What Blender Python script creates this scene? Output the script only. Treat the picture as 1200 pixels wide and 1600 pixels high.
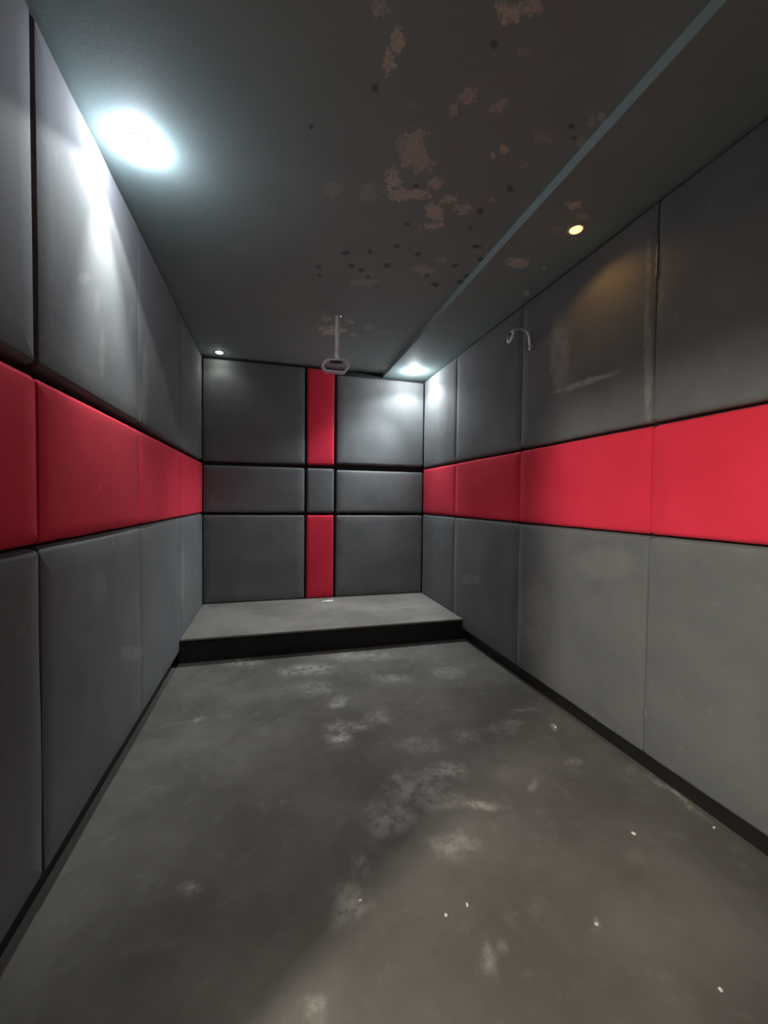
import bpy, bmesh, math, random
from mathutils import Matrix, Vector, noise

S = bpy.context.scene
for o in list(bpy.data.objects):
    bpy.data.objects.remove(o)
COL = S.collection

# ------------------------------------------------------------------ camera
F_PX, YAW, PITCH, ROLL, CAM_Z = 631.84, 0.26976, 0.02916, 0.01095, 1.2914
fwd = Vector((math.sin(YAW) * math.cos(PITCH), math.cos(YAW) * math.cos(PITCH), -math.sin(PITCH)))
rgt0 = Vector((math.cos(YAW), -math.sin(YAW), 0))
up0 = rgt0.cross(fwd)
rgt = rgt0 * math.cos(ROLL) + up0 * math.sin(ROLL)
upv = up0 * math.cos(ROLL) - rgt0 * math.sin(ROLL)
cam_d = bpy.data.cameras.new('camera')
cam = bpy.data.objects.new('camera', cam_d)
COL.objects.link(cam)
cam_d.sensor_fit = 'HORIZONTAL'
cam_d.sensor_width = 36.0
cam_d.lens = 36.0 * F_PX / 1200.0
cam_d.clip_start = 0.02
m = Matrix((rgt, upv, -fwd)).transposed().to_4x4()
m.translation = Vector((0, 0, CAM_Z))
cam.matrix_world = m
S.camera = cam

# ------------------------------------------------------------------ world, exposure
w = bpy.data.worlds.new('world')
S.world = w
w.use_nodes = True
w.node_tree.nodes['Background'].inputs[0].default_value = (0.05, 0.05, 0.055, 1)
w.node_tree.nodes['Background'].inputs[1].default_value = 0.2
S.view_settings.view_transform = 'Standard'
S.view_settings.look = 'None'
S.view_settings.gamma = 1.0
S.view_settings.use_curve_mapping = False
S.view_settings.exposure = 0.2

# lamp strengths
P_LEFT, P_CORNER, P_DIM, P_WARM = (17.0, 52.0), (28.0, 165.0), (1.0, 0.0), (2.0, 0.0)   # (wide flood, narrow core)
E_LEFT, E_CORNER, E_DIM, E_WARM, E_CORRIDOR = 330.0, 430.0, 40.0, 3.5, 900.0

# ------------------------------------------------------------------ room sizes (metres)
XL, XR, YB = -0.692, 1.719, 4.493      # faces of the padded panels
T = 0.05                               # panel thickness
ZC, ZB = 2.75, 2.70                    # ceiling, dropped strip along right wall
XB = 1.222                             # edge of the dropped strip
ZT, ZM = 1.658, 1.138                  # red band top and bottom
YREAR = -1.5
ZS, YS = 0.195, 3.41                   # stage height and front edge
DOOR_Y0, DOOR_Y1, DOOR_H = -0.10, 0.50, 2.10
XLW, XRW, YBW = XL - T, XR + T, YB + T

# ------------------------------------------------------------------ helpers
def tag(o, label=None, cat=None, group=None, kind=None):
    if label: o['label'] = label
    if cat: o['category'] = cat
    if group: o['group'] = group
    if kind: o['kind'] = kind
    return o

def mesh_obj(name, verts, faces, mat, parent=None, smooth=False):
    me = bpy.data.meshes.new(name)
    me.from_pydata([tuple(v) for v in verts], [], faces)
    me.update()
    if mat: me.materials.append(mat)
    if smooth:
        for p in me.polygons: p.use_smooth = True
    o = bpy.data.objects.new(name, me)
    COL.objects.link(o)
    if parent: o.parent = parent
    return o

def bm_obj(name, bm, mat, parent=None, smooth=False):
    bmesh.ops.recalc_face_normals(bm, faces=bm.faces[:])
    me = bpy.data.meshes.new(name)
    bm.to_mesh(me); bm.free()
    if mat: me.materials.append(mat)
    if smooth:
        for p in me.polygons: p.use_smooth = True
    o = bpy.data.objects.new(name, me)
    COL.objects.link(o)
    if parent: o.parent = parent
    return o

def add_box(bm, x0, x1, y0, y1, z0, z1, bevel=0.0, seg=2):
    vs = [bm.verts.new((x, y, z)) for x in (x0, x1) for y in (y0, y1) for z in (z0, z1)]
    q = [(0, 1, 3, 2), (4, 6, 7, 5), (0, 4, 5, 1), (2, 3, 7, 6), (0, 2, 6, 4), (1, 5, 7, 3)]
    fs = [bm.faces.new([vs[i] for i in f]) for f in q]
    if bevel:
        es = list({e for f in fs for e in f.edges})
        bmesh.ops.bevel(bm, geom=es, offset=bevel, segments=seg, affect='EDGES', profile=0.5)

def box(name, mat, parent, *a, bevel=0.0, seg=2):
    bm = bmesh.new(); add_box(bm, *a, bevel=bevel, seg=seg)
    return bm_obj(name, bm, mat, parent, smooth=False)

def add_lathe(bm, prof, n=32, M=Matrix()):
    rings = []
    for r, z in prof:
        if r < 1e-6:
            rings.append([bm.verts.new(M @ Vector((0, 0, z)))])
        else:
            rings.append([bm.verts.new(M @ Vector((r * math.cos(2 * math.pi * i / n), r * math.sin(2 * math.pi * i / n), z))) for i in range(n)])
    for a, b in zip(rings, rings[1:]):
        for i in range(n):
            j = (i + 1) % n
            if len(a) == 1 and len(b) > 1: bm.faces.new((a[0], b[i], b[j]))
            elif len(b) == 1 and len(a) > 1: bm.faces.new((a[i], b[0], a[j]))
            elif len(a) > 1: bm.faces.new((a[i], b[i], b[j], a[j]))

def add_tube(bm, pts, r, n=12, closed=False, cap=True):
    pts = [Vector(p) for p in pts]
    N = len(pts)
    rings = []
    ref = None
    for i, p in enumerate(pts):
        a = pts[i - 1] if (i > 0 or closed) else pts[i]
        b = pts[(i + 1) % N] if (i < N - 1 or closed) else pts[i]
        t = (b - a).normalized()
        if ref is None:
            ref = t.orthogonal().normalized()
        ref = (ref - t * ref.dot(t)).normalized()
        s = t.cross(ref)
        rr = r[i] if isinstance(r, (list, tuple)) else r
        rings.append([bm.verts.new(p + (ref * math.cos(2 * math.pi * k / n) + s * math.sin(2 * math.pi * k / n)) * rr) for k in range(n)])
    for i in range(N if closed else N - 1):
        a, b = rings[i], rings[(i + 1) % N]
        for k in range(n):
            j = (k + 1) % n
            bm.faces.new((a[k], a[j], b[j], b[k]))
    if cap and not closed:
        bm.faces.new(rings[0][::-1]); bm.faces.new(rings[-1])

def empty(name, loc, label, cat, group=None):
    o = bpy.data.objects.new(name, None)
    o.empty_display_size = 0.05
    COL.objects.link(o)
    o.location = loc
    return tag(o, label, cat, group)

# ------------------------------------------------------------------ materials
class NT:
    def __init__(s, name):
        s.mat = bpy.data.materials.new(name)
        s.mat.use_nodes = True
        s.t = s.mat.node_tree
        s.n = s.t.nodes
        s.b = s.n['Principled BSDF']
    def node(s, kind, **kw):
        nd = s.n.new(kind)
        for k, v in kw.items(): setattr(nd, k, v)
        return nd
    def link(s, a, b): s.t.links.new(a, b)
    def pos(s):
        return s.node('ShaderNodeNewGeometry').outputs['Position']
    def noise(s, vec, scale, detail=4, rough=0.55):
        nd = s.node('ShaderNodeTexNoise')
        nd.inputs['Scale'].default_value = scale
        nd.inputs['Detail'].default_value = detail
        nd.inputs['Roughness'].default_value = rough
        if vec: s.link(vec, nd.inputs['Vector'])
        return nd
    def math(s, op, a, b=None, clamp=False):
        nd = s.node('ShaderNodeMath', operation=op, use_clamp=clamp)
        for i, v in enumerate((a, b)):
            if v is None: continue
            if isinstance(v, (int, float)): nd.inputs[i].default_value = v
            else: s.link(v, nd.inputs[i])
        return nd.outputs[0]
    def remap(s, v, a, b, c=0.0, d=1.0):
        nd = s.node('ShaderNodeMapRange', interpolation_type='SMOOTHSTEP')
        s.link(v, nd.inputs[0])
        for i, q in enumerate((a, b, c, d)): nd.inputs[i + 1].default_value = q
        return nd.outputs[0]
    def mix(s, fac, a, b):
        nd = s.node('ShaderNodeMix', data_type='RGBA')
        if isinstance(fac, (int, float)): nd.inputs[0].default_value = fac
        else: s.link(fac, nd.inputs[0])
        for i, v in ((6, a), (7, b)):
            if isinstance(v, tuple): nd.inputs[i].default_value = (*v, 1)
            else: s.link(v, nd.inputs[i])
        return nd.outputs[2]
    def bump(s, h, strength=0.3, dist=0.002):
        nd = s.node('ShaderNodeBump')
        nd.inputs['Strength'].default_value = strength
        nd.inputs['Distance'].default_value = dist
        s.link(h, nd.inputs['Height'])
        s.link(nd.outputs[0], s.b.inputs['Normal'])
    def plane(s, vec, axes):
        sp = s.node('ShaderNodeSeparateXYZ'); s.link(vec, sp.inputs[0])
        cb = s.node('ShaderNodeCombineXYZ')
        s.link(sp.outputs[axes[0]], cb.inputs[0]); s.link(sp.outputs[axes[1]], cb.inputs[1])
        return cb.outputs[0], sp
    def wobble(s, vec, amp, scale):
        nz = s.noise(vec, scale, 5, 0.65)
        sb = s.node('ShaderNodeVectorMath', operation='SUBTRACT'); s.link(nz.outputs['Color'], sb.inputs[0]); sb.inputs[1].default_value = (.5, .5, .5)
        sc = s.node('ShaderNodeVectorMath', operation='SCALE'); s.link(sb.outputs[0], sc.inputs[0]); sc.inputs['Scale'].default_value = amp
        ad = s.node('ShaderNodeVectorMath', operation='ADD'); s.link(vec, ad.inputs[0]); s.link(sc.outputs[0], ad.inputs[1])
        return ad.outputs[0]
    def marks(s, vec2, lst, lo=0.55, hi=1.15):
        """mark mask: worn spots and pale streaks of given centre, half axes, turn and weight, in the surface's own metres"""
        out = None
        for (cx, cy, a, b, rot, wt) in lst:
            if wt == 0: continue
            mp = s.node('ShaderNodeMapping', vector_type='TEXTURE')
            s.link(vec2, mp.inputs[0])
            mp.inputs['Location'].default_value = (cx, cy, 0)
            mp.inputs['Rotation'].default_value = (0, 0, rot)
            mp.inputs['Scale'].default_value = (a, b, 1)
            ln = s.node('ShaderNodeVectorMath', operation='LENGTH'); s.link(mp.outputs[0], ln.inputs[0])
            v = s.remap(ln.outputs['Value'], lo, hi, wt, 0.0)
            out = v if out is None else s.math('MAXIMUM', out, v)
        return out

CEIL=[
(0.302,1.212,0.034,0.033,0.66,0.45),(0.379,1.278,0.04,0.022,1.29,0.9),(0.368,1.336,0.045,0.025,1.3,0.8),(0.671,1.112,0.04,0.026,3.09,0.85),(0.734,1.073,0.038,0.021,3.03,0.7),
(0.676,1.376,0.048,0.038,-2.93,0.6),(0.651,1.431,0.031,0.021,0.99,0.6),(0.809,1.373,0.037,0.026,-3.11,0.5),(0.579,1.65,0.111,0.075,1.18,0.62),(0.508,1.632,0.056,0.037,1.26,0.4),
(0.522,1.807,0.077,0.037,1.28,0.75),(0.576,1.892,0.067,0.042,2.85,0.8),(0.662,1.863,0.068,0.036,2.89,0.8),(0.719,1.777,0.041,0.034,3.12,0.7),(0.822,1.85,0.044,0.025,2.95,0.7),
(0.783,1.957,0.081,0.046,1.13,0.8),(0.807,2.05,0.061,0.03,2.89,0.7),(0.914,1.891,0.055,0.04,3.03,0.6),(0.922,1.527,0.027,0.019,0.69,1),(0.896,1.574,0.024,0.013,0.92,1),
(0.442,1.923,0.071,0.06,1.49,0.28),(0.262,1.95,0.056,0.047,2.43,0.25),(0.914,2.456,0.074,0.065,3.14,0.4),(0.989,2.326,0.063,0.04,2.95,0.3),(0.494,1.451,0.024,0.019,1.15,0.25),
(0.783,1.191,0.021,0.015,-2.84,0.25),(1.049,1.57,0.029,0.021,-2.78,0.35),(1.033,1.44,0.043,0.027,-3.12,0.25),(1.202,1.306,0.028,0.018,-2.91,0.6),(1.19,1.409,0.035,0.021,-3.01,0.35),
(1.177,1.327,0.037,0.016,0.69,0.35),(1.024,1.791,0.022,0.012,0.93,0.6),(0.49,3.538,0.11,0.092,2.39,1),(0.428,3.324,0.061,0.046,1.63,0.5),(0.601,3.321,0.051,0.045,1.96,0.6),
(0.686,3.563,0.058,0.044,1.53,0.4),(0.785,3.368,0.067,0.062,2.23,0.3),(0.935,3.445,0.078,0.054,2.8,0.3),(0.592,2.685,0.111,0.065,2.81,0.3),(0.598,2.619,0.062,0.042,1.39,0.3),
(1.319,4.308,0.254,0.11,2.84,0.5),]  # corner lamp's glow on the ceiling, painted in as a pale patch
BULK=[
(1.394,2.143,0.071,0.053,-2.83,0.8),(1.38,1.658,0.049,0.028,3.11,1),(1.342,1.652,0.025,0.015,0.48,0.6),(1.653,2.421,0.045,0.02,0.9,0.6),(1.571,2.132,0.022,0.014,0.7,0.7),
(1.412,1.829,0.046,0.024,0.74,0.25),(1.469,1.704,0.039,0.021,3.09,0.4),]
DARK=[
(0.349,1.435,0.021,0.016,1.35,1),(0.679,1.198,0.019,0.015,0.45,1),(0.142,1.651,0.018,0.015,1.87,1),(1.065,1.708,0.03,0.019,0.74,1),(1.003,1.878,0.034,0.019,0.95,1),
(1.018,2.009,0.027,0.02,0.82,1),(0.638,1.813,0.024,0.019,2.89,1),(0.549,2.357,0.031,0.019,1.37,1),(0.6,2.626,0.046,0.029,1.36,1),(1.125,2.137,0.04,0.023,2.93,1),
(1.092,2.344,0.032,0.027,-3,1),(1.204,2.502,0.045,0.038,-2.83,1),(1.117,1.366,0.02,0.013,-2.73,1),(1.165,1.405,0.021,0.014,-2.81,1),(0.682,2.071,0.03,0.023,1.23,1),
(0.829,2.306,0.032,0.027,1.02,1),(0.685,2.465,0.035,0.028,1.36,1),(0.277,2.601,0.037,0.023,1.59,1),(0.414,2.41,0.039,0.032,1.79,1),(0.542,2.559,0.036,0.025,1.4,1),
(0.686,2.267,0.029,0.025,1.42,1),(1.203,2.242,0.036,0.029,0.51,1),(1.216,2.435,0.042,0.034,0.45,1),(1.057,2.588,0.042,0.034,0.96,1),(0.295,2.693,0.032,0.02,1.56,1),
(0.475,2.528,0.042,0.031,1.5,1),(0.96,2.495,0.03,0.025,1.01,1),]
FLOOR=[
(0.284,3.084,0.197,0.133,2.76,0.6),(0.588,3.27,0.159,0.132,2.75,0.4),(0.352,2.128,0.088,0.081,2.25,0.9),(0.415,2.526,0.095,0.057,1.46,0.7),(0.424,2.237,0.154,0.076,2.87,0.5),
(0.276,2.76,0.177,0.125,2.75,0.35),(0.813,1.742,0.108,0.065,2.99,0.8),(0.628,1.679,0.174,0.114,2.95,0.45),(0.47,1.549,0.13,0.112,2.98,0.45),(0.855,1.509,0.137,0.035,2.91,0.6),
(0.675,1.352,0.11,0.067,3,0.45),(0.23,1.244,0.082,0.075,2.18,0.45),(-0.252,1.416,0.033,0.02,2.52,0.7),(0.593,0.996,0.05,0.031,0.87,0.45),(0.66,1.004,0.024,0.016,-3.13,0.4),
(0.105,1.005,0.032,0.026,1.82,0.5),(1.447,1.652,0.056,0.034,-2.74,0.4),(1.147,1.553,0.045,0.026,0.74,0.5),(1.567,1.931,0.043,0.02,0.77,0.9),(0.609,2.295,0.114,0.102,2.93,0.35),
(-0.218,3.333,0.186,0.107,2.73,0.45),(0.117,3.066,0.109,0.084,2.55,0.5),(0.829,2.776,0.187,0.102,2.91,0.35),(1.283,2.776,0.153,0.124,-2.91,0.3),(0.75,1.967,0.137,0.075,2.93,0.35),
(1.037,1.983,0.089,0.067,-3.02,0.35),(1.351,2.035,0.093,0.052,3.05,0.3),(0.794,3.219,0.266,0.106,2.9,0.4),(-0.411,2.519,0.04,0.024,2.07,0.5),(0.708,1.578,0.112,0.058,2.94,0.4),
(0.569,1.782,0.067,0.051,2.98,0.4),(0.298,1.368,0.059,0.049,2.77,0.25),(1.671,1.544,0.048,0.024,0.49,0.2),(0.957,0.982,0.015,0.009,-2.87,0.4),(1.242,1.995,0.112,0.061,3.01,0.25),
(1.511,2.142,0.082,0.043,3.06,0.25),]
LEFTM=[(1.966,1.898,0.121,0.034,1.52,0.3),(1.805,2.118,0.077,0.021,-2.62,0.22),(1.92,2.088,0.058,0.034,1.2,0.2),(2.347,2.191,0.1,0.048,1.41,0.25),(2.566,1.928,0.252,0.06,1.5,0.5),(1.934,1.328,0.013,0.011,0.21,1.0),(2.236,1.314,0.092,0.032,-3.12,0.3),(1.639,1.327,0.11,0.095,1.41,0.2),(3.534,0.667,0.31,0.08,1.59,0.3),(2.311,0.498,0.226,0.042,2.78,0.3),(1.924,0.91,0.1,0.076,2.66,0.2)]
RIGHTM=[(1.97,1.976,0.28,0.02,0.04,0.9),(2.159,2.2,0.284,0.1,1.45,0.45),(1.542,1.979,0.365,0.024,1.53,0.55),(1.553,2.419,0.152,0.017,1.53,0.4),(1.499,0.287,0.022,0.007,1.57,1.0),(3.981,2.253,0.408,0.16,1.49,0.2),(3.277,0.59,0.231,0.046,2.94,0.3),(2.388,0.517,0.272,0.192,1.81,0.25),(1.786,0.964,0.239,0.103,2.96,0.2)]  # long pale streak and taller pale patch first, then the worn seam
FLOOR.append((1.722,1.34,0.15,0.012,1.57,0.8))

def fabric(name, dark, light, dust, mark_amt, sheen=0.12, marks=None):
    g = NT(name)
    P = g.pos()
    big = g.noise(P, 2.3, 5, 0.6)
    mid = g.noise(P, 14.0, 5, 0.65)
    col = g.mix(g.remap(big.outputs[0], 0.3, 0.7), dark, light)
    # brushed nap, dusty rub marks and listed pale streaks
    spots = g.math('MULTIPLY', g.remap(mid.outputs[0], 0.6, 0.8), 0.35)
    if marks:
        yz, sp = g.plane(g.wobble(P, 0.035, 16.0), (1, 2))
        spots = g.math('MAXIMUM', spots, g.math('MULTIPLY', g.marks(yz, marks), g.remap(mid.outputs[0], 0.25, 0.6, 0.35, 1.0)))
    fac = g.math('MULTIPLY', spots, mark_amt, True)
    g.link(g.mix(fac, col, dust), g.b.inputs['Base Color'])
    g.b.inputs['Roughness'].default_value = 0.9
    g.b.inputs['Specular IOR Level'].default_value = 0.15
    g.b.inputs['Sheen Weight'].default_value = sheen
    g.b.inputs['Sheen Roughness'].default_value = 0.5
    fine = g.noise(P, 420.0, 2)
    h = g.math('ADD', g.math('MULTIPLY', fine.outputs[0], 0.25), mid.outputs[0])
    g.bump(h, 0.25, 0.004)
    return g.mat

GREY = ((0.130, 0.134, 0.132), (0.165, 0.168, 0.162), (0.42, 0.41, 0.37), 0.75, 0.08)
RED = ((0.70, 0.030, 0.058), (0.80, 0.038, 0.074), (0.72, 0.22, 0.22), 0.35, 0.03)
M_GREY = {'left': fabric('charcoal_fabric_scuffed', *GREY, marks=LEFTM), 'right': fabric('charcoal_fabric_streaked', *GREY, marks=RIGHTM), 'back': fabric('charcoal_fabric', *GREY)}
_red = fabric('crimson_fabric', *RED)
M_RED = {'left': fabric('crimson_fabric_scuffed', *RED, marks=[q for q in LEFTM if 1.1 < q[1] < 1.7]), 'right': _red, 'back': _red}

def simple(name, col, rough=0.6, metal=0.0, var=0.25, scale=20.0, bump=0.0):
    g = NT(name)
    tc = g.node('ShaderNodeTexCoord').outputs['Object']
    nz = g.noise(tc, scale, 4)
    lo = tuple(c * (1 - var) for c in col); hi = tuple(min(1, c * (1 + var)) for c in col)
    g.link(g.mix(nz.outputs[0], lo, hi), g.b.inputs['Base Color'])
    g.b.inputs['Roughness'].default_value = rough
    g.b.inputs['Metallic'].default_value = metal
    if bump: g.bump(nz.outputs[0], bump, 0.003)
    return g.mat

M_BLACK = simple('black_paint', (0.010, 0.010, 0.009), 0.75, bump=0.1)
M_SKIRT = simple('black_skirting_paint', (0.009, 0.009, 0.008), 0.55)
M_RISER = simple('black_riser_paint', (0.010, 0.010, 0.009), 0.7, var=0.4, scale=6)
M_STEEL = simple('brushed_steel', (0.62, 0.62, 0.60), 0.38, 0.85, var=0.1, scale=60)
M_SILVER = simple('silver_painted_metal', (0.78, 0.78, 0.77), 0.4, 0.15, var=0.08)
M_PALE = simple('pale_painted_metal', (0.88, 0.87, 0.76), 0.5, 0.0, var=0.1)
M_GREYMETAL = simple('dull_grey_metal', (0.22, 0.21, 0.19), 0.4, 0.6, var=0.2)
M_DARKPL = simple('dark_plastic', (0.02, 0.02, 0.02), 0.5)
M_FOAM = simple('pale_foam', (0.42, 0.40, 0.34), 0.9, bump=0.4, scale=90)
M_WHITE = simple('white_trim', (0.55, 0.55, 0.53), 0.45, var=0.06)
M_PAPER = simple('white_paper', (0.8, 0.78, 0.74), 0.8, var=0.06)
M_CORR = simple('corridor_plaster', (0.38, 0.37, 0.34), 0.8, var=0.06, scale=4)
M_WOOD = simple('dark_door_casing', (0.05, 0.045, 0.04), 0.5, var=0.2)

def ceiling_mat():
    g = NT('black_ceiling_paint')
    P = g.pos()
    big = g.noise(P, 3.0, 5, 0.6)
    col = g.mix(big.outputs[0], (0.285, 0.378, 0.368), (0.375, 0.475, 0.46))
    nz = g.noise(P, 15.0, 5, 0.75)
    brk = g.noise(P, 60.0, 4, 0.7)
    nz2 = g.noise(P, 46.0, 4, 0.7)
    jag = g.math('ADD', g.math('MULTIPLY', g.math('SUBTRACT', nz.outputs[0], 0.5), 3.2), g.math('MULTIPLY', g.math('SUBTRACT', nz2.outputs[0], 0.5), 2.4))
    def attr(nm):
        nd = g.node('ShaderNodeAttribute'); nd.attribute_name = nm
        return nd.outputs['Fac']
    edge = g.remap(g.math('ADD', attr('peel_glow'), jag), 0.0, 0.42)
    m1 = g.math('MULTIPLY', g.math('MULTIPLY', edge, g.math('MULTIPLY', attr('peel_glow_weight'), 1.15)), g.remap(brk.outputs[0], 0.35, 0.65, 0.5, 1.0), True)
    tint = g.noise(P, 7.0, 3)
    tan = g.mix(g.remap(tint.outputs[0], 0.4, 0.65), (0.80, 0.78, 0.62), (0.84, 0.84, 0.76))
    col = g.mix(m1, col, tan)
    m2 = g.remap(g.math('ADD', attr('soot'), g.math('MULTIPLY', jag, 0.5)), -0.1, 0.8)
    col = g.mix(g.math('MULTIPLY', m2, 0.6), col, (0.012, 0.012, 0.012))
    g.link(col, g.b.inputs['Base Color'])
    g.b.inputs['Roughness'].default_value = 0.7
    g.b.inputs['Specular IOR Level'].default_value = 0.25
    fine = g.noise(P, 60.0, 4)
    h = g.math('SUBTRACT', g.math('MULTIPLY', fine.outputs[0], 0.5), m1)
    g.bump(h, 0.3, 0.003)
    return g.mat

def floor_mat(name='grey_floor_covering', k=1.0):
    g = NT(name)
    P = g.pos()
    big = g.noise(P, 1.7, 6, 0.6)
    mid = g.noise(P, 9.0, 6, 0.65)
    col = g.mix(g.remap(big.outputs[0], 0.35, 0.68), tuple(k * c for c in (0.112, 0.103, 0.089)), tuple(k * c for c in (0.170, 0.158, 0.138)))
    col = g.mix(g.math('MULTIPLY', g.remap(mid.outputs[0], 0.52, 0.75), 0.35), col, (0.24, 0.23, 0.20))
    at = g.node('ShaderNodeAttribute'); at.attribute_name = 'stain'
    m1 = at.outputs['Fac']
    brk = g.noise(P, 18.0, 6, 0.7)
    m1 = g.math('MULTIPLY', m1, g.remap(brk.outputs[0], 0.36, 0.60, 0.12, 0.9), True)
    col = g.mix(m1, col, (0.54, 0.51, 0.44))
    g.link(col, g.b.inputs['Base Color'])
    g.b.inputs['Roughness'].default_value = 0.85
    g.b.inputs['Specular IOR Level'].default_value = 0.2
    fine = g.noise(P, 240.0, 3)
    h = g.math('ADD', g.math('MULTIPLY', fine.outputs[0], 0.5), mid.outputs[0])
    g.bump(h, 0.3, 0.004)
    return g.mat

M_CEIL = ceiling_mat()
M_FLOOR = floor_mat()
M_DECK = floor_mat('stage_carpet', 1.55)

def glow(name, col, strength):
    g = NT(name)
    g.b.inputs['Base Color'].default_value = (*col, 1)
    g.b.inputs['Emission Color'].default_value = (*col, 1)
    g.b.inputs['Emission Strength'].default_value = strength
    return g.mat

# ------------------------------------------------------------------ setting
def struct(name, mat, boxes, label=None):
    bm = bmesh.new()
    for b in boxes: add_box(bm, *b)
    o = bm_obj(name, bm, mat)
    return tag(o, label, kind='structure')

WT = 0.12
def floor_slab():
    # fine grid over the part in view, carrying how dusty each spot of the floor is
    xs = [XLW - WT] + [XLW + (XRW - XLW) * i / 160 for i in range(161)] + [XRW + WT]
    ys = [YREAR - WT] + [0.6 + 2.85 * i / 190 for i in range(191)] + [YBW + WT]
    nx, ny = len(xs), len(ys)
    vs = [(x, y, 0.0) for y in ys for x in xs]
    fs = [(j * nx + i, j * nx + i + 1, (j + 1) * nx + i + 1, (j + 1) * nx + i) for j in range(ny - 1) for i in range(nx - 1)]
    b0 = len(vs)
    c = [(xs[0], ys[0]), (xs[-1], ys[0]), (xs[-1], ys[-1]), (xs[0], ys[-1])]
    vs += [(x, y, -0.1) for x, y in c] + [(x, y, 0.0) for x, y in c]
    fs += [(b0 + 3, b0 + 2, b0 + 1, b0)] + [(b0 + k, b0 + (k + 1) % 4, b0 + 4 + (k + 1) % 4, b0 + 4 + k) for k in range(4)]
    o = mesh_obj('floor', vs, fs, M_FLOOR)
    val = [0.0] * len(vs)
    for j, y in enumerate(ys):
        for i, x in enumerate(xs):
            p = Vector((x * 10, y * 10, 0.3))
            n1 = noise.fractal(p, 0.8, 2.1, 4); n2 = noise.fractal(p + Vector((7.7, 3.1, 9.0)), 0.8, 2.1, 4)
            X, Y = x + 0.03 * n1, y + 0.03 * n2
            best = 0.0
            for (cx, cy, a, b, rot, w_) in FLOOR:
                dx, dy = X - cx, Y - cy
                R_ = 1.3 * max(a, b)
                if abs(dx) > R_ or abs(dy) > R_: continue
                c_, s_ = math.cos(rot), math.sin(rot)
                d = math.hypot((dx * c_ + dy * s_) / a, (-dx * s_ + dy * c_) / b)
                t_ = min(1, max(0, (1.25 - d) / 1.05))
                best = max(best, w_ * t_ * t_ * (3 - 2 * t_))
            val[j * nx + i] = best
    o.data.attributes.new('stain', 'FLOAT', 'POINT').data.foreach_set('value', val)
    return tag(o, 'mottled dark grey floor with pale dusty stains', kind='structure')
floor_slab()
def slab(name, mat, x0, x1, y0, y1, z0, z1, step, gx0, gx1, gy0, gy1, marks, darks, label):
    """slab whose underside is a fine grid carrying peeled and sooted paint, plus one painted lamp glow"""
    def cuts(a, b, ga, gb):
        n = max(1, int((gb - ga) / step))
        c = [a] + [ga + (gb - ga) * i / n for i in range(n + 1)] + [b]
        return sorted(set(round(v, 5) for v in c))
    xs, ys = cuts(x0, x1, gx0, gx1), cuts(y0, y1, gy0, gy1)
    nx, ny = len(xs), len(ys)
    vs = [(x, y, z0) for y in ys for x in xs]
    fs = [(j * nx + i, (j + 1) * nx + i, (j + 1) * nx + i + 1, j * nx + i + 1) for j in range(ny - 1) for i in range(nx - 1)]
    b0 = len(vs)
    vs += [(x0, y0, z1), (x1, y0, z1), (x1, y1, z1), (x0, y1, z1), (x0, y0, z0), (x1, y0, z0), (x1, y1, z0), (x0, y1, z0)]
    fs += [(b0, b0 + 1, b0 + 2, b0 + 3), (b0, b0 + 4, b0 + 5, b0 + 1), (b0 + 1, b0 + 5, b0 + 6, b0 + 2), (b0 + 2, b0 + 6, b0 + 7, b0 + 3), (b0 + 3, b0 + 7, b0 + 4, b0)]
    o = mesh_obj(name, vs, fs, mat)
    N = len(vs)
    peel_glow, wt, soot = [-1.0] * N, [0.0] * N, [-1.0] * N
    def stamp(lst, fld, wts, reach):
        for (cx, cy, a, b, rot, w_) in lst:
            R_ = max(a, b) * reach
            c_, s_ = math.cos(rot), math.sin(rot)
            for j, y in enumerate(ys):
                if abs(y - cy) > R_: continue
                for i, x in enumerate(xs):
                    if abs(x - cx) > R_: continue
                    dx, dy = x - cx, y - cy
                    f = 1 - math.hypot((dx * c_ + dy * s_) / a, (-dx * s_ + dy * c_) / b)
                    k = j * nx + i
                    if f > fld[k]:
                        fld[k] = f
                        if wts is not None: wts[k] = w_
    stamp(marks, peel_glow, wt, 2.1); stamp(darks, soot, None, 2.1)
    for nm, data in (('peel_glow', peel_glow), ('peel_glow_weight', wt), ('soot', soot)):
        at = o.data.attributes.new(nm, 'FLOAT', 'POINT')
        at.data.foreach_set('value', data)
    return tag(o, label, kind='structure')
slab('ceiling', M_CEIL, XLW - WT, XRW + WT, YREAR - WT, YBW + WT, ZC, ZC + 0.1, 0.011, 0.0, XB, 0.9, 4.4, CEIL, DARK, 'black painted ceiling with peeling tan patches')
slab('trim_1', M_CEIL, XB, XRW, YREAR, YBW, ZB, ZC, 0.011, XB + 0.01, XRW - 0.01, 1.3, 2.8, BULK, [], 'dropped black ceiling strip running along the right wall')
wl = struct('wall_left', M_BLACK, [(XLW - WT, XLW, DOOR_Y1, YBW + WT, 0, ZC), (XLW - WT, XLW, YREAR - WT, DOOR_Y0, 0, ZC),
                                   (XLW - WT, XLW, DOOR_Y0, DOOR_Y1, DOOR_H, ZC)], 'left wall lined with charcoal and red padded panels')
wr = struct('wall_right', M_BLACK, [(XRW, XRW + WT, YREAR - WT, YBW + WT, 0, ZC)], 'right wall lined with charcoal and red padded panels')
wb = struct('wall_back', M_BLACK, [(XLW, XRW, YBW, YBW + WT, 0, ZC)], 'back wall of padded panels with a broken red stripe')
struct('wall_rear', M_BLACK, [(XLW, XRW, YREAR - WT, YREAR, 0, ZC)], 'plain black wall behind the viewer')
struct('baseboard_left', M_SKIRT, [(XLW, XLW + 0.012, DOOR_Y1 + 0.07, YS, 0, 0.08)], 'black skirting under the left wall panels')
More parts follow.
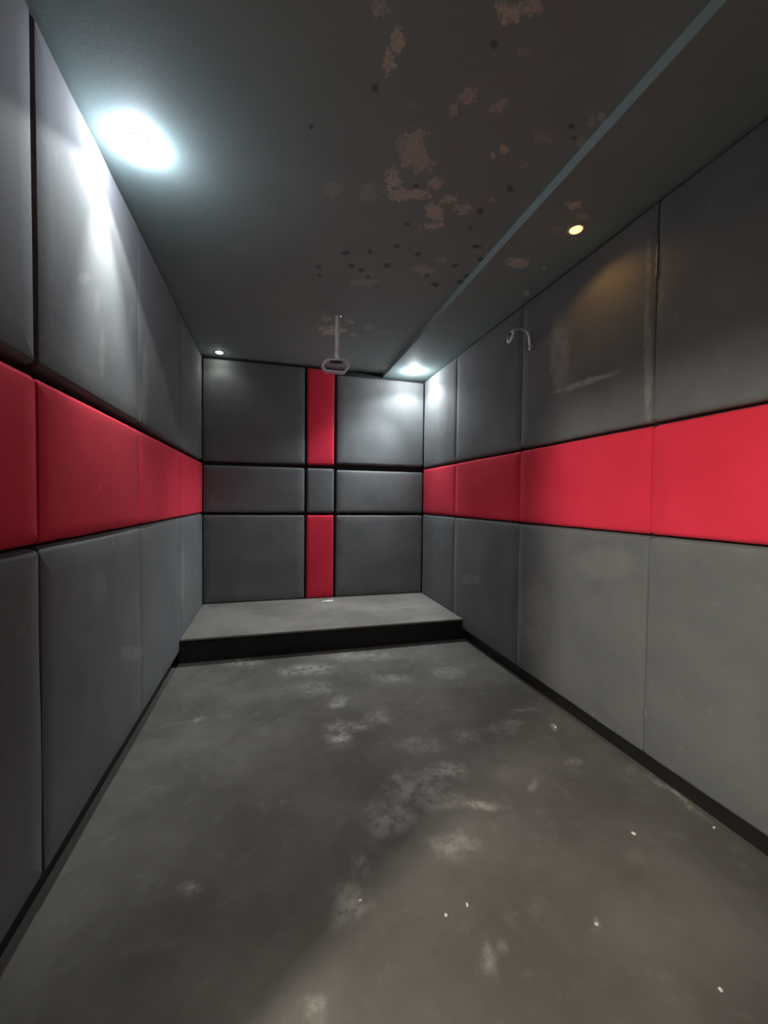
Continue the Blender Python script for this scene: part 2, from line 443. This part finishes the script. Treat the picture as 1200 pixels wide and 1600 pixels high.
struct('baseboard_right', M_SKIRT, [(XRW - 0.012, XRW, YREAR, YS, 0, 0.08)], 'black skirting under the right wall panels')
# side doorway (just out of frame) and the corridor its light comes from
CX0, CY0, CY1 = -3.0, -1.62, 1.3
struct('door_1', M_WOOD, [(XLW - WT - 0.01, XLW + 0.012, DOOR_Y0 - 0.06, DOOR_Y0 + 0.012, 0, DOOR_H + 0.06),
                          (XLW - WT - 0.01, XLW + 0.012, DOOR_Y1 - 0.012, DOOR_Y1 + 0.06, 0, DOOR_H + 0.06),
                          (XLW - WT - 0.01, XLW + 0.012, DOOR_Y0 + 0.012, DOOR_Y1 - 0.012, DOOR_H - 0.012, DOOR_H + 0.06)], 'dark casing of the open side doorway')
xw = XLW - WT
struct('floor_corridor', M_FLOOR, [(CX0, xw, CY0, CY1, -0.1, 0)], 'grey corridor floor beyond the side doorway')
struct('ceiling_corridor', M_CORR, [(CX0, xw, CY0, CY1, ZC, ZC + 0.1)], 'plain corridor ceiling beyond the side doorway')
struct('wall_corridor', M_CORR, [(CX0 - WT, CX0, CY0 - WT, CY1 + WT, 0, ZC), (CX0, xw, CY0 - WT, CY0, 0, ZC), (CX0, xw, CY1, CY1 + WT, 0, ZC)],
       'plain corridor walls beyond the side doorway')

# ------------------------------------------------------------------ padded panels
def padded_mesh(name, w, h, mat, seed, rx=0.010, rz=0.022, rc=0.020, pillow=0.004):
    """upholstered board: rounded edges and corners, softly wavy outline, slightly domed face. Local x right, z up, y = -thickness (front)."""
    nseg = 5
    nx = max(4, int(w / 0.07)); nz_ = max(4, int(h / 0.07))
    r = max(rx, rz)
    prof = [(0.0, 0.0, 0.0), (0.0, 0.0, T - r)]
    for k in range(1, 6):
        a = math.pi / 2 * k / 5
        prof.append((rx * (1 - math.cos(a)), rz * (1 - math.cos(a)), T - r + r * math.sin(a)))
    for fr in (0.15, 0.32, 0.5, 0.68, 0.84, 0.95):
        prof.append((rx + (w / 2 - rx) * fr, rz + (h / 2 - rz) * fr, T + 1e-6))
    verts, faces = [], []
    n = None
    for insx, insz, dep in prof:
        ins = max(insx, insz)
        hw, hh = w / 2 - insx, h / 2 - insz
        c = min(max(rc - ins, 0.003), hw * .95, hh * .95)
        loop = []
        for ci, (sx, sz, a0) in enumerate(((1, 1, 0), (-1, 1, 90), (-1, -1, 180), (1, -1, 270))):
            for k in range(nseg + 1):
                a = math.radians(a0 + 90.0 * k / nseg)
                loop.append((sx * (hw - c) + c * math.cos(a), sz * (hh - c) + c * math.sin(a)))
            # run to the next corner
            nx_s, nz_s = ((-1, 1), (-1, -1), (1, -1), (1, 1))[ci]
            a = math.radians(a0 + 90)
            p0 = loop[-1]
            p1 = (nx_s * (hw - c) + c * math.cos(a), nz_s * (hh - c) + c * math.sin(a))
            m_ = nx if ci in (0, 2) else nz_
            for k in range(1, m_):
                f = k / m_
                loop.append((p0[0] + (p1[0] - p0[0]) * f, p0[1] + (p1[1] - p0[1]) * f))
        n = len(loop)
        edge = max(0.0, 1 - ins / 0.15)
        for (x, z) in loop:
            nv = noise.noise(Vector((x * 5 + seed * 7.3, z * 5, seed * 3.1)))
            nv2 = noise.noise(Vector((x * 3 + seed * 4.7, z * 3 + 9, seed)))
            k = 0.0032 * nv * edge
            L = math.hypot(x, z) + 1e-6
            ax = abs(x) / (w / 2); az = abs(z) / (h / 2)
            dx = math.copysign(k, x) if ax >= az else 0
            dz = math.copysign(k, z) if az > ax else 0
            d = dep + (0.0025 * nv2 + pillow * (1 - (2 * x / w) ** 2) * (1 - (2 * z / h) ** 2) if dep > T * 0.5 else 0)
            verts.append((x + dx, -d, z + dz))
    for i in range(len(prof) - 1):
        for j in range(n):
            k = (j + 1) % n
            faces.append((i * n + j, i * n + k, (i + 1) * n + k, (i + 1) * n + j))
    b = (len(prof) - 1) * n
    faces.append(tuple(b + j for j in range(n)))
    return verts, faces

seed = [0]
def panel(wall, side, a0, a1, z0, z1, red=False, label=None, rx=0.010, rz=0.022):
    seed[0] += 1
    w_, h_ = a1 - a0, z1 - z0
    mat = (M_RED if red else M_GREY)[side]
    v, f = padded_mesh('padded_panel', w_, h_, mat, seed[0], rx, rz)
    o = mesh_obj('padded_panel', v, f, mat, wall, smooth=True)
    mid, zm = (a0 + a1) / 2, (z0 + z1) / 2
    if side == 'back': o.location = (mid, YBW, zm)
    elif side == 'right': o.location = (XRW, mid, zm); o.rotation_euler = (0, 0, -math.pi / 2)
    else: o.location = (XLW, mid, zm); o.rotation_euler = (0, 0, math.pi / 2)
    bmn = bmesh.new(); bmn.from_mesh(o.data); bmesh.ops.recalc_face_normals(bmn, faces=bmn.faces[:]); bmn.to_mesh(o.data); bmn.free()
    if red: o['label'] = label or 'crimson red padded fabric panel'
    else: o['label'] = label or 'charcoal grey padded fabric panel'
    return o

ZP = 0.09   # bottom of the lowest panels
def column(wall, side, a0, a1, top, g0=0.0012, g1=0.0012, rx=0.006, lift=0.014):
    # the open joint runs only between the upper boards; lower ones are butted
    panel(wall, side, a0 + g0, a1 - g1, ZT + lift, top, False, rx=max(rx, 2 * min(g0, g1)))
    panel(wall, side, a0 + 0.0015, a1 - 0.0015, ZM + 0.006, ZT - 0.002, True, rx=0.008)
    panel(wall, side, a0 + 0.001, a1 - 0.001, ZP, ZM - 0.006, False, rx=0.006)

for a0, a1 in ((DOOR_Y1 + 0.075, 1.479), (1.479, 2.470), (2.470, 3.480), (3.480, YB - 0.004)):
    wide = 0.006
    column(wl, 'left', a0, a1, ZC - 0.012, wide if abs(a0 - 1.479) < .01 else 0.0012, wide if abs(a1 - 1.479) < .01 else 0.0012, 0.010, 0.026)
for a0, a1 in ((-0.60, 0.45), (0.45, 1.504), (1.504, 2.553), (2.553, 3.623), (3.623, YB - 0.004)):
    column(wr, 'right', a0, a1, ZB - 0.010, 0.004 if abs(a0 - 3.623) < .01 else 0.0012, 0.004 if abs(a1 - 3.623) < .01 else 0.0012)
# back wall: three columns, the narrow middle one red - grey - red
bx = [(XL + 0.006, 0.338), (0.366, 0.660), (0.690, XR - 0.006)]
zr = [(ZS + 0.004, 1.118), (1.146, 1.632), (1.672, ZB - 0.03)]
for ci, (a0, a1) in enumerate(bx):
    for ri, (z0, z1) in enumerate(zr):
        if ri == 2 and ci < 2: z1 = ZC - 0.03
        if ci == 2 and ri == 2: z0 = 1.690
        if ci == 2 and ri == 1: z1 = 1.622
        panel(wb, 'back', a0, a1, z0, z1, red=(ci == 1 and ri != 1))

# pale foam showing in one joint of the right wall
bm = bmesh.new()
prev = None
pts = [(XR - 0.006, 1.503 + 0.002 * math.sin(i * 2.1), 2.335 + 0.0125 * i) for i in range(13)]
add_tube(bm, pts, [0.002 + 0.0035 * abs(math.sin(0.5 + i * 0.55)) for i in range(13)], 8)
fo = bm_obj('foam_sliver', bm, M_FOAM, wr, True)
fo['label'] = 'pale foam showing in a panel joint'

# ------------------------------------------------------------------ stage
st = empty('stage_platform', (0.5, YS, 0), 'low carpeted stage with a black riser against the back wall', 'stage')
def stage_part(name, mat, *b, bevel=0.0, seg=2):
    o = box(name, mat, None, *b, bevel=bevel, seg=seg)
    o.parent = st; o.matrix_parent_inverse = Matrix.Translation((-0.5, -YS, 0))
    return o
stage_part('deck', M_DECK, XL + 0.002, XR - 0.002, YS, YBW - 0.001, ZS - 0.02, ZS, bevel=0.007, seg=3)
stage_part('riser', M_RISER, XLW + 0.014, XRW - 0.014, YS + 0.012, YS + 0.03, 0.0, ZS - 0.02)
stage_part('frame', M_BLACK, XL + 0.004, XR - 0.004, YS + 0.03, YBW - 0.002, 0.0, ZS - 0.02)

# ------------------------------------------------------------------ downlights
def downlight(x, y, z, label, power, col, emis, r=0.040, cone=126, blend=0.14, core=60, aim=(0, 0, -1), rad=0.025, drop=0.046, lens=None, dome=1.0):
    t = empty('downlight', (x, y, z), label, 'downlight', 'recessed downlights in the ceiling')
    bm = bmesh.new()
    add_lathe(bm, [(r, 0.0), (r, -0.003), (r + 0.003, -0.0045), (r + 0.010, -0.004), (r + 0.014, -0.002), (r + 0.015, 0.0), (r, 0.0)], 40)
    bm_obj('bezel', bm, M_WHITE, t, True)
    bm = bmesh.new()
    add_lathe(bm, [(r, 0.0), (r, -0.014 * dome), (r * 0.94, -0.026 * dome), (r * 0.76, -0.036 * dome), (r * 0.45, -0.042 * dome), (r * 0.18, -0.044 * dome), (0, -0.0444 * dome)], 40)
    o = bm_obj('lens', bm, glow('lamp_lens_glow', lens or col, emis), t, True)
    o['label'] = 'glowing round lens'
    for energy, cn, bl in ((power[0], cone, blend), (power[1], core, 1.0)):
        if energy <= 0: continue
        ld = bpy.data.lights.new('lamp_beam', 'SPOT')
        ld.energy = energy; ld.color = col
        ld.spot_size = math.radians(cn); ld.spot_blend = bl
        ld.shadow_soft_size = rad
        lo = bpy.data.objects.new('lamp_beam', ld)
        COL.objects.link(lo); lo.parent = t
        lo.location = (0, 0, -drop - rad)
        if bl == 1.0: lo.rotation_euler = Vector(aim).to_track_quat('-Z', 'Y').to_euler()
    return t

downlight(-0.535, 1.925, ZC, 'brilliant white downlight close to the left wall, largest glare in the room', P_LEFT, (0.92, 0.99, 1.0), E_LEFT, aim=(-0.20, 0.16, -1), lens=(0.80, 0.86, 1.0), r=0.036)
downlight(-0.513, 4.372, ZC, 'dim white downlight at the far left corner of the ceiling', P_DIM, (0.95, 1.0, 0.95), E_DIM, r=0.032, cone=150, blend=0.6, dome=0.3)
downlight(1.485, 4.206, ZB, 'bright white downlight in the far right corner above the grey panels', P_CORNER, (0.82, 0.92, 1.0), E_CORNER, lens=(0.86, 0.92, 1.0), r=0.034, cone=150, blend=0.45, core=90, aim=(-1.2, -0.45, -2.45))
downlight(1.506, 1.791, ZB, 'small amber downlight in the dropped ceiling strip', P_WARM, (1.0, 0.52, 0.14), E_WARM, r=0.030, cone=150, blend=0.5, dome=0.3)

# corridor pendant: a real lamp beyond the side doorway
pt = empty('pendant_lamp', (-2.20, -0.565, ZC), 'round white globe lamp hanging in the corridor beyond the side doorway', 'lamp')
bm = bmesh.new(); add_lathe(bm, [(0.0, 0.0), (0.05, 0.0), (0.05, -0.02), (0.012, -0.03), (0.006, -0.035), (0.006, -0.36), (0.03, -0.365), (0.03, -0.40), (0.0, -0.40)], 24)
bm_obj('cord', bm, M_DARKPL, pt, True)
R_G = 0.11
bm = bmesh.new(); add_lathe(bm, [(R_G * math.sin(math.pi * k / 16), -0.40 - R_G + R_G * math.cos(math.pi * k / 16)) for k in range(17)], 32)
bm_obj('globe', bm, glow('corridor_lamp_glow', (1.0, 0.95, 0.84), E_CORRIDOR), pt, True)

# ------------------------------------------------------------------ projector mount
pm = empty('projector_mount', (0.493, 3.232, ZC), 'steel ceiling pole with an empty bracket ring for a projector', 'projector mount')
bm = bmesh.new(); add_lathe(bm, [(0, 0), (0.032, 0), (0.032, -0.006), (0.022, -0.010), (0.0, -0.010)], 24)
bm_obj('ceiling_plate', bm, M_STEEL, pm, True)
bm = bmesh.new(); add_lathe(bm, [(0.0, -0.008), (0.0165, -0.008), (0.0165, -0.275), (0.0, -0.275)], 20)
bm_obj('pole', bm, M_PALE, pm, True)
bm = bmesh.new(); add_lathe(bm, [(0.0, -0.268), (0.0135, -0.268), (0.0135, -0.282), (0.019, -0.283), (0.019, -0.325), (0.012, -0.345), (0.008, -0.352), (0.0, -0.352)], 20)
bm_obj('collar', bm, M_PALE, pm, True)
# flattened six sided hoop of steel strip
hp = [(-0.100, -0.372), (0.020, -0.352), (0.066, -0.354), (0.104, -0.392), (0.066, -0.442), (0.020, -0.446), (-0.096, -0.446), (-0.120, -0.412)]
hp = [(-0.092, -0.364), (0.056, -0.348), (0.098, -0.390), (0.056, -0.446), (-0.092, -0.446), (-0.120, -0.410)]
def hoop(pts, wy, th):
    """closed strip bracket: rounded outline, wy deep along y, th thick"""
    V2 = [Vector((a, b)) for a, b in pts]
    out = []
    n = len(V2)
    for i in range(n):
        p, a, b = V2[i], V2[i - 1], V2[(i + 1) % n]
        da, db = (a - p).normalized(), (b - p).normalized()
        rr = 0.014
        q0, q1 = p + da * rr, p + db * rr
        for k in range(5):
            t_ = k / 4
            out.append(q0 * (1 - t_) ** 2 + p * 2 * t_ * (1 - t_) + q1 * t_ ** 2)
    c = sum(out, Vector((0, 0))) / len(out)
    bm = bmesh.new()
    N = len(out)
    rings = []
    for i, p in enumerate(out):
        t_ = (out[(i + 1) % N] - out[i - 1]).normalized()
        nrm = Vector((-t_.y, t_.x))
        if nrm.dot(p - c) < 0: nrm = -nrm
        o_, i_ = p + nrm * th / 2, p - nrm * th / 2
        rings.append([bm.verts.new((o_.x, -wy / 2, o_.y)), bm.verts.new((o_.x, wy / 2, o_.y)), bm.verts.new((i_.x, wy / 2, i_.y)), bm.verts.new((i_.x, -wy / 2, i_.y))])
    for i in range(N):
        a, b = rings[i], rings[(i + 1) % N]
        for k in range(4):
            j = (k + 1) % 4
            bm.faces.new((a[k], a[j], b[j], b[k]))
    return bm
hb = bm_obj('bracket_ring', hoop(hp, 0.055, 0.013), M_SILVER, pm)
bm = bmesh.new(); add_box(bm, -0.060, 0.040, -0.022, 0.022, -0.374, -0.364, bevel=0.004)
bm_obj('tilt_plate', bm, M_DARKPL, pm)
for sx in (-0.05, 0.02):
    bm = bmesh.new(); add_lathe(bm, [(0, 0), (0.006, 0), (0.006, -0.008), (0, -0.008)], 10, Matrix.Translation((sx, 0, -0.374)))
    bm_obj('bolt', bm, M_STEEL, pm)

# ------------------------------------------------------------------ curved bracket on the right wall
br = empty('wall_bracket', (XR, 2.45, 2.36), 'small curved metal bracket with a pale round end, high on the right wall', 'bracket')
def rel(p): return (p[0] - XR, p[1] - 2.45, p[2] - 2.36)
bm = bmesh.new()
Mx = Matrix.Rotation(math.radians(-90), 4, 'Y')
add_lathe(bm, [(0, 0.0), (0.028, 0.0), (0.028, 0.006), (0.018, 0.011), (0.0, 0.012)], 24, Matrix.Translation((0.002, 0, 0)) @ Mx)
bm_obj('wall_flange', bm, M_GREYMETAL, br, True)
path = [(1.715, 2.45, 2.36), (1.708, 2.45, 2.372), (1.704, 2.45, 2.40), (1.700, 2.45, 2.43), (1.688, 2.45, 2.455), (1.665, 2.45, 2.468), (1.635, 2.45, 2.468), (1.600, 2.45, 2.463), (1.570, 2.45, 2.452)]
bm = bmesh.new(); add_tube(bm, [rel(q) for q in path], 0.0085, 12)
bm_obj('arm', bm, M_SILVER, br, True)
# oval end: pale rim round a dark cup, turned towards the room
Mh = Matrix.Translation(rel((1.552, 2.45, 2.410))) @ Matrix.Rotation(math.radians(14), 4, 'Y') @ Matrix.Rotation(math.radians(2), 4, 'Z') @ Matrix.Rotation(math.radians(90), 4, 'Y') @ Matrix.Diagonal((1.25, 0.85, 1, 1))
bm = bmesh.new(); add_lathe(bm, [(0.024, -0.006), (0.034, -0.004), (0.038, 0.004), (0.034, 0.011), (0.026, 0.012), (0.024, 0.004), (0.024, -0.006)], 28, Mh)
bm_obj('end_rim', bm, M_PALE, br, True)['label'] = 'pale oval rim'
bm = bmesh.new(); add_lathe(bm, [(0.0, 0.002), (0.0245, 0.002), (0.0245, -0.006), (0.015, -0.018), (0.0, -0.020)], 28, Mh)
bm_obj('end_cup', bm, M_GREYMETAL, br, True)

# ------------------------------------------------------------------ small litter
def scrap(name, x, y, z, w_, d_, label, cat, group=None, rz=0.0, sd=1):
    rnd = random.Random(sd)
    nx, ny = 7, 5
    vs, fs = [], []
    for side in (0, 1):
        for j in range(ny):
            for i in range(nx):
                u, v = i / (nx - 1) - .5, j / (ny - 1) - .5
                rnd2 = noise.noise(Vector((u * 3 + sd, v * 3, sd * 1.7)))
                hz = 0.004 + 0.35 * min(w_, d_) * abs(rnd2)
                e = 1 + 0.25 * noise.noise(Vector((u * 4, v * 4 + sd, 5.0)))
                vs.append((u * w_ * e, v * d_ * e, hz * (1 if side else 0.55) - (0.0021 if not side else 0)))
    k = nx * ny
    for s_ in (0, 1):
        for j in range(ny - 1):
            for i in range(nx - 1):
                a = s_ * k + j * nx + i
                q = (a, a + 1, a + nx + 1, a + nx)
                fs.append(q if s_ else q[::-1])
    rim = [i for i in range(nx)] + [j * nx + nx - 1 for j in range(1, ny)] + [(ny - 1) * nx + i for i in range(nx - 2, -1, -1)] + [j * nx for j in range(ny - 2, 0, -1)]
    for a, b in zip(rim, rim[1:] + rim[:1]): fs.append((a, b, b + k, a + k))
    zmin = min(v[2] for v in vs)
    vs = [(a, b, c - zmin) for a, b, c in vs]
    o = mesh_obj(name, vs, fs, M_PAPER)
    o.location = (x, y, z); o.rotation_euler = (0, 0, rz)
    return tag(o, label, cat, group)

scrap('paper_scrap', 0.577, 4.32, ZS, 0.12, 0.05, 'crumpled white paper scrap on the stage below the red stripe', 'paper', rz=0.2, sd=3)
specks = [(0.277, 1.236, 'tiny white speck on the lit floor, leftmost of the three in the foreground'),
          (0.604, 1.135, 'tiny white speck on the floor, rightmost of the three in the foreground'),
          (0.525, 1.123, 'tiny white speck on the floor, lowest of the three in the foreground'),
          (1.567, 1.931, 'pale crumb on the floor near the right wall, farthest from the viewer'),
          (1.363, 1.222, 'pale crumb on the open floor beyond the dust line along the right skirting'),
          (1.700, 1.163, 'tiny pale speck lying against the black skirting of the right wall'),
          (1.151, 0.757, 'lone tiny speck in the bottom right corner of the floor'),
          (0.960, 0.980, 'faint tiny speck on the lower floor right of the pale stain')]
for i, (x, y, lab) in enumerate(specks):
    s_ = 0.014 if i in (3, 4) else 0.009
    scrap('debris_speck', x, y, 0.0, s_, s_ * 0.7, lab, 'debris', 'specks of debris on the floor', rz=i * 1.3, sd=i + 11)
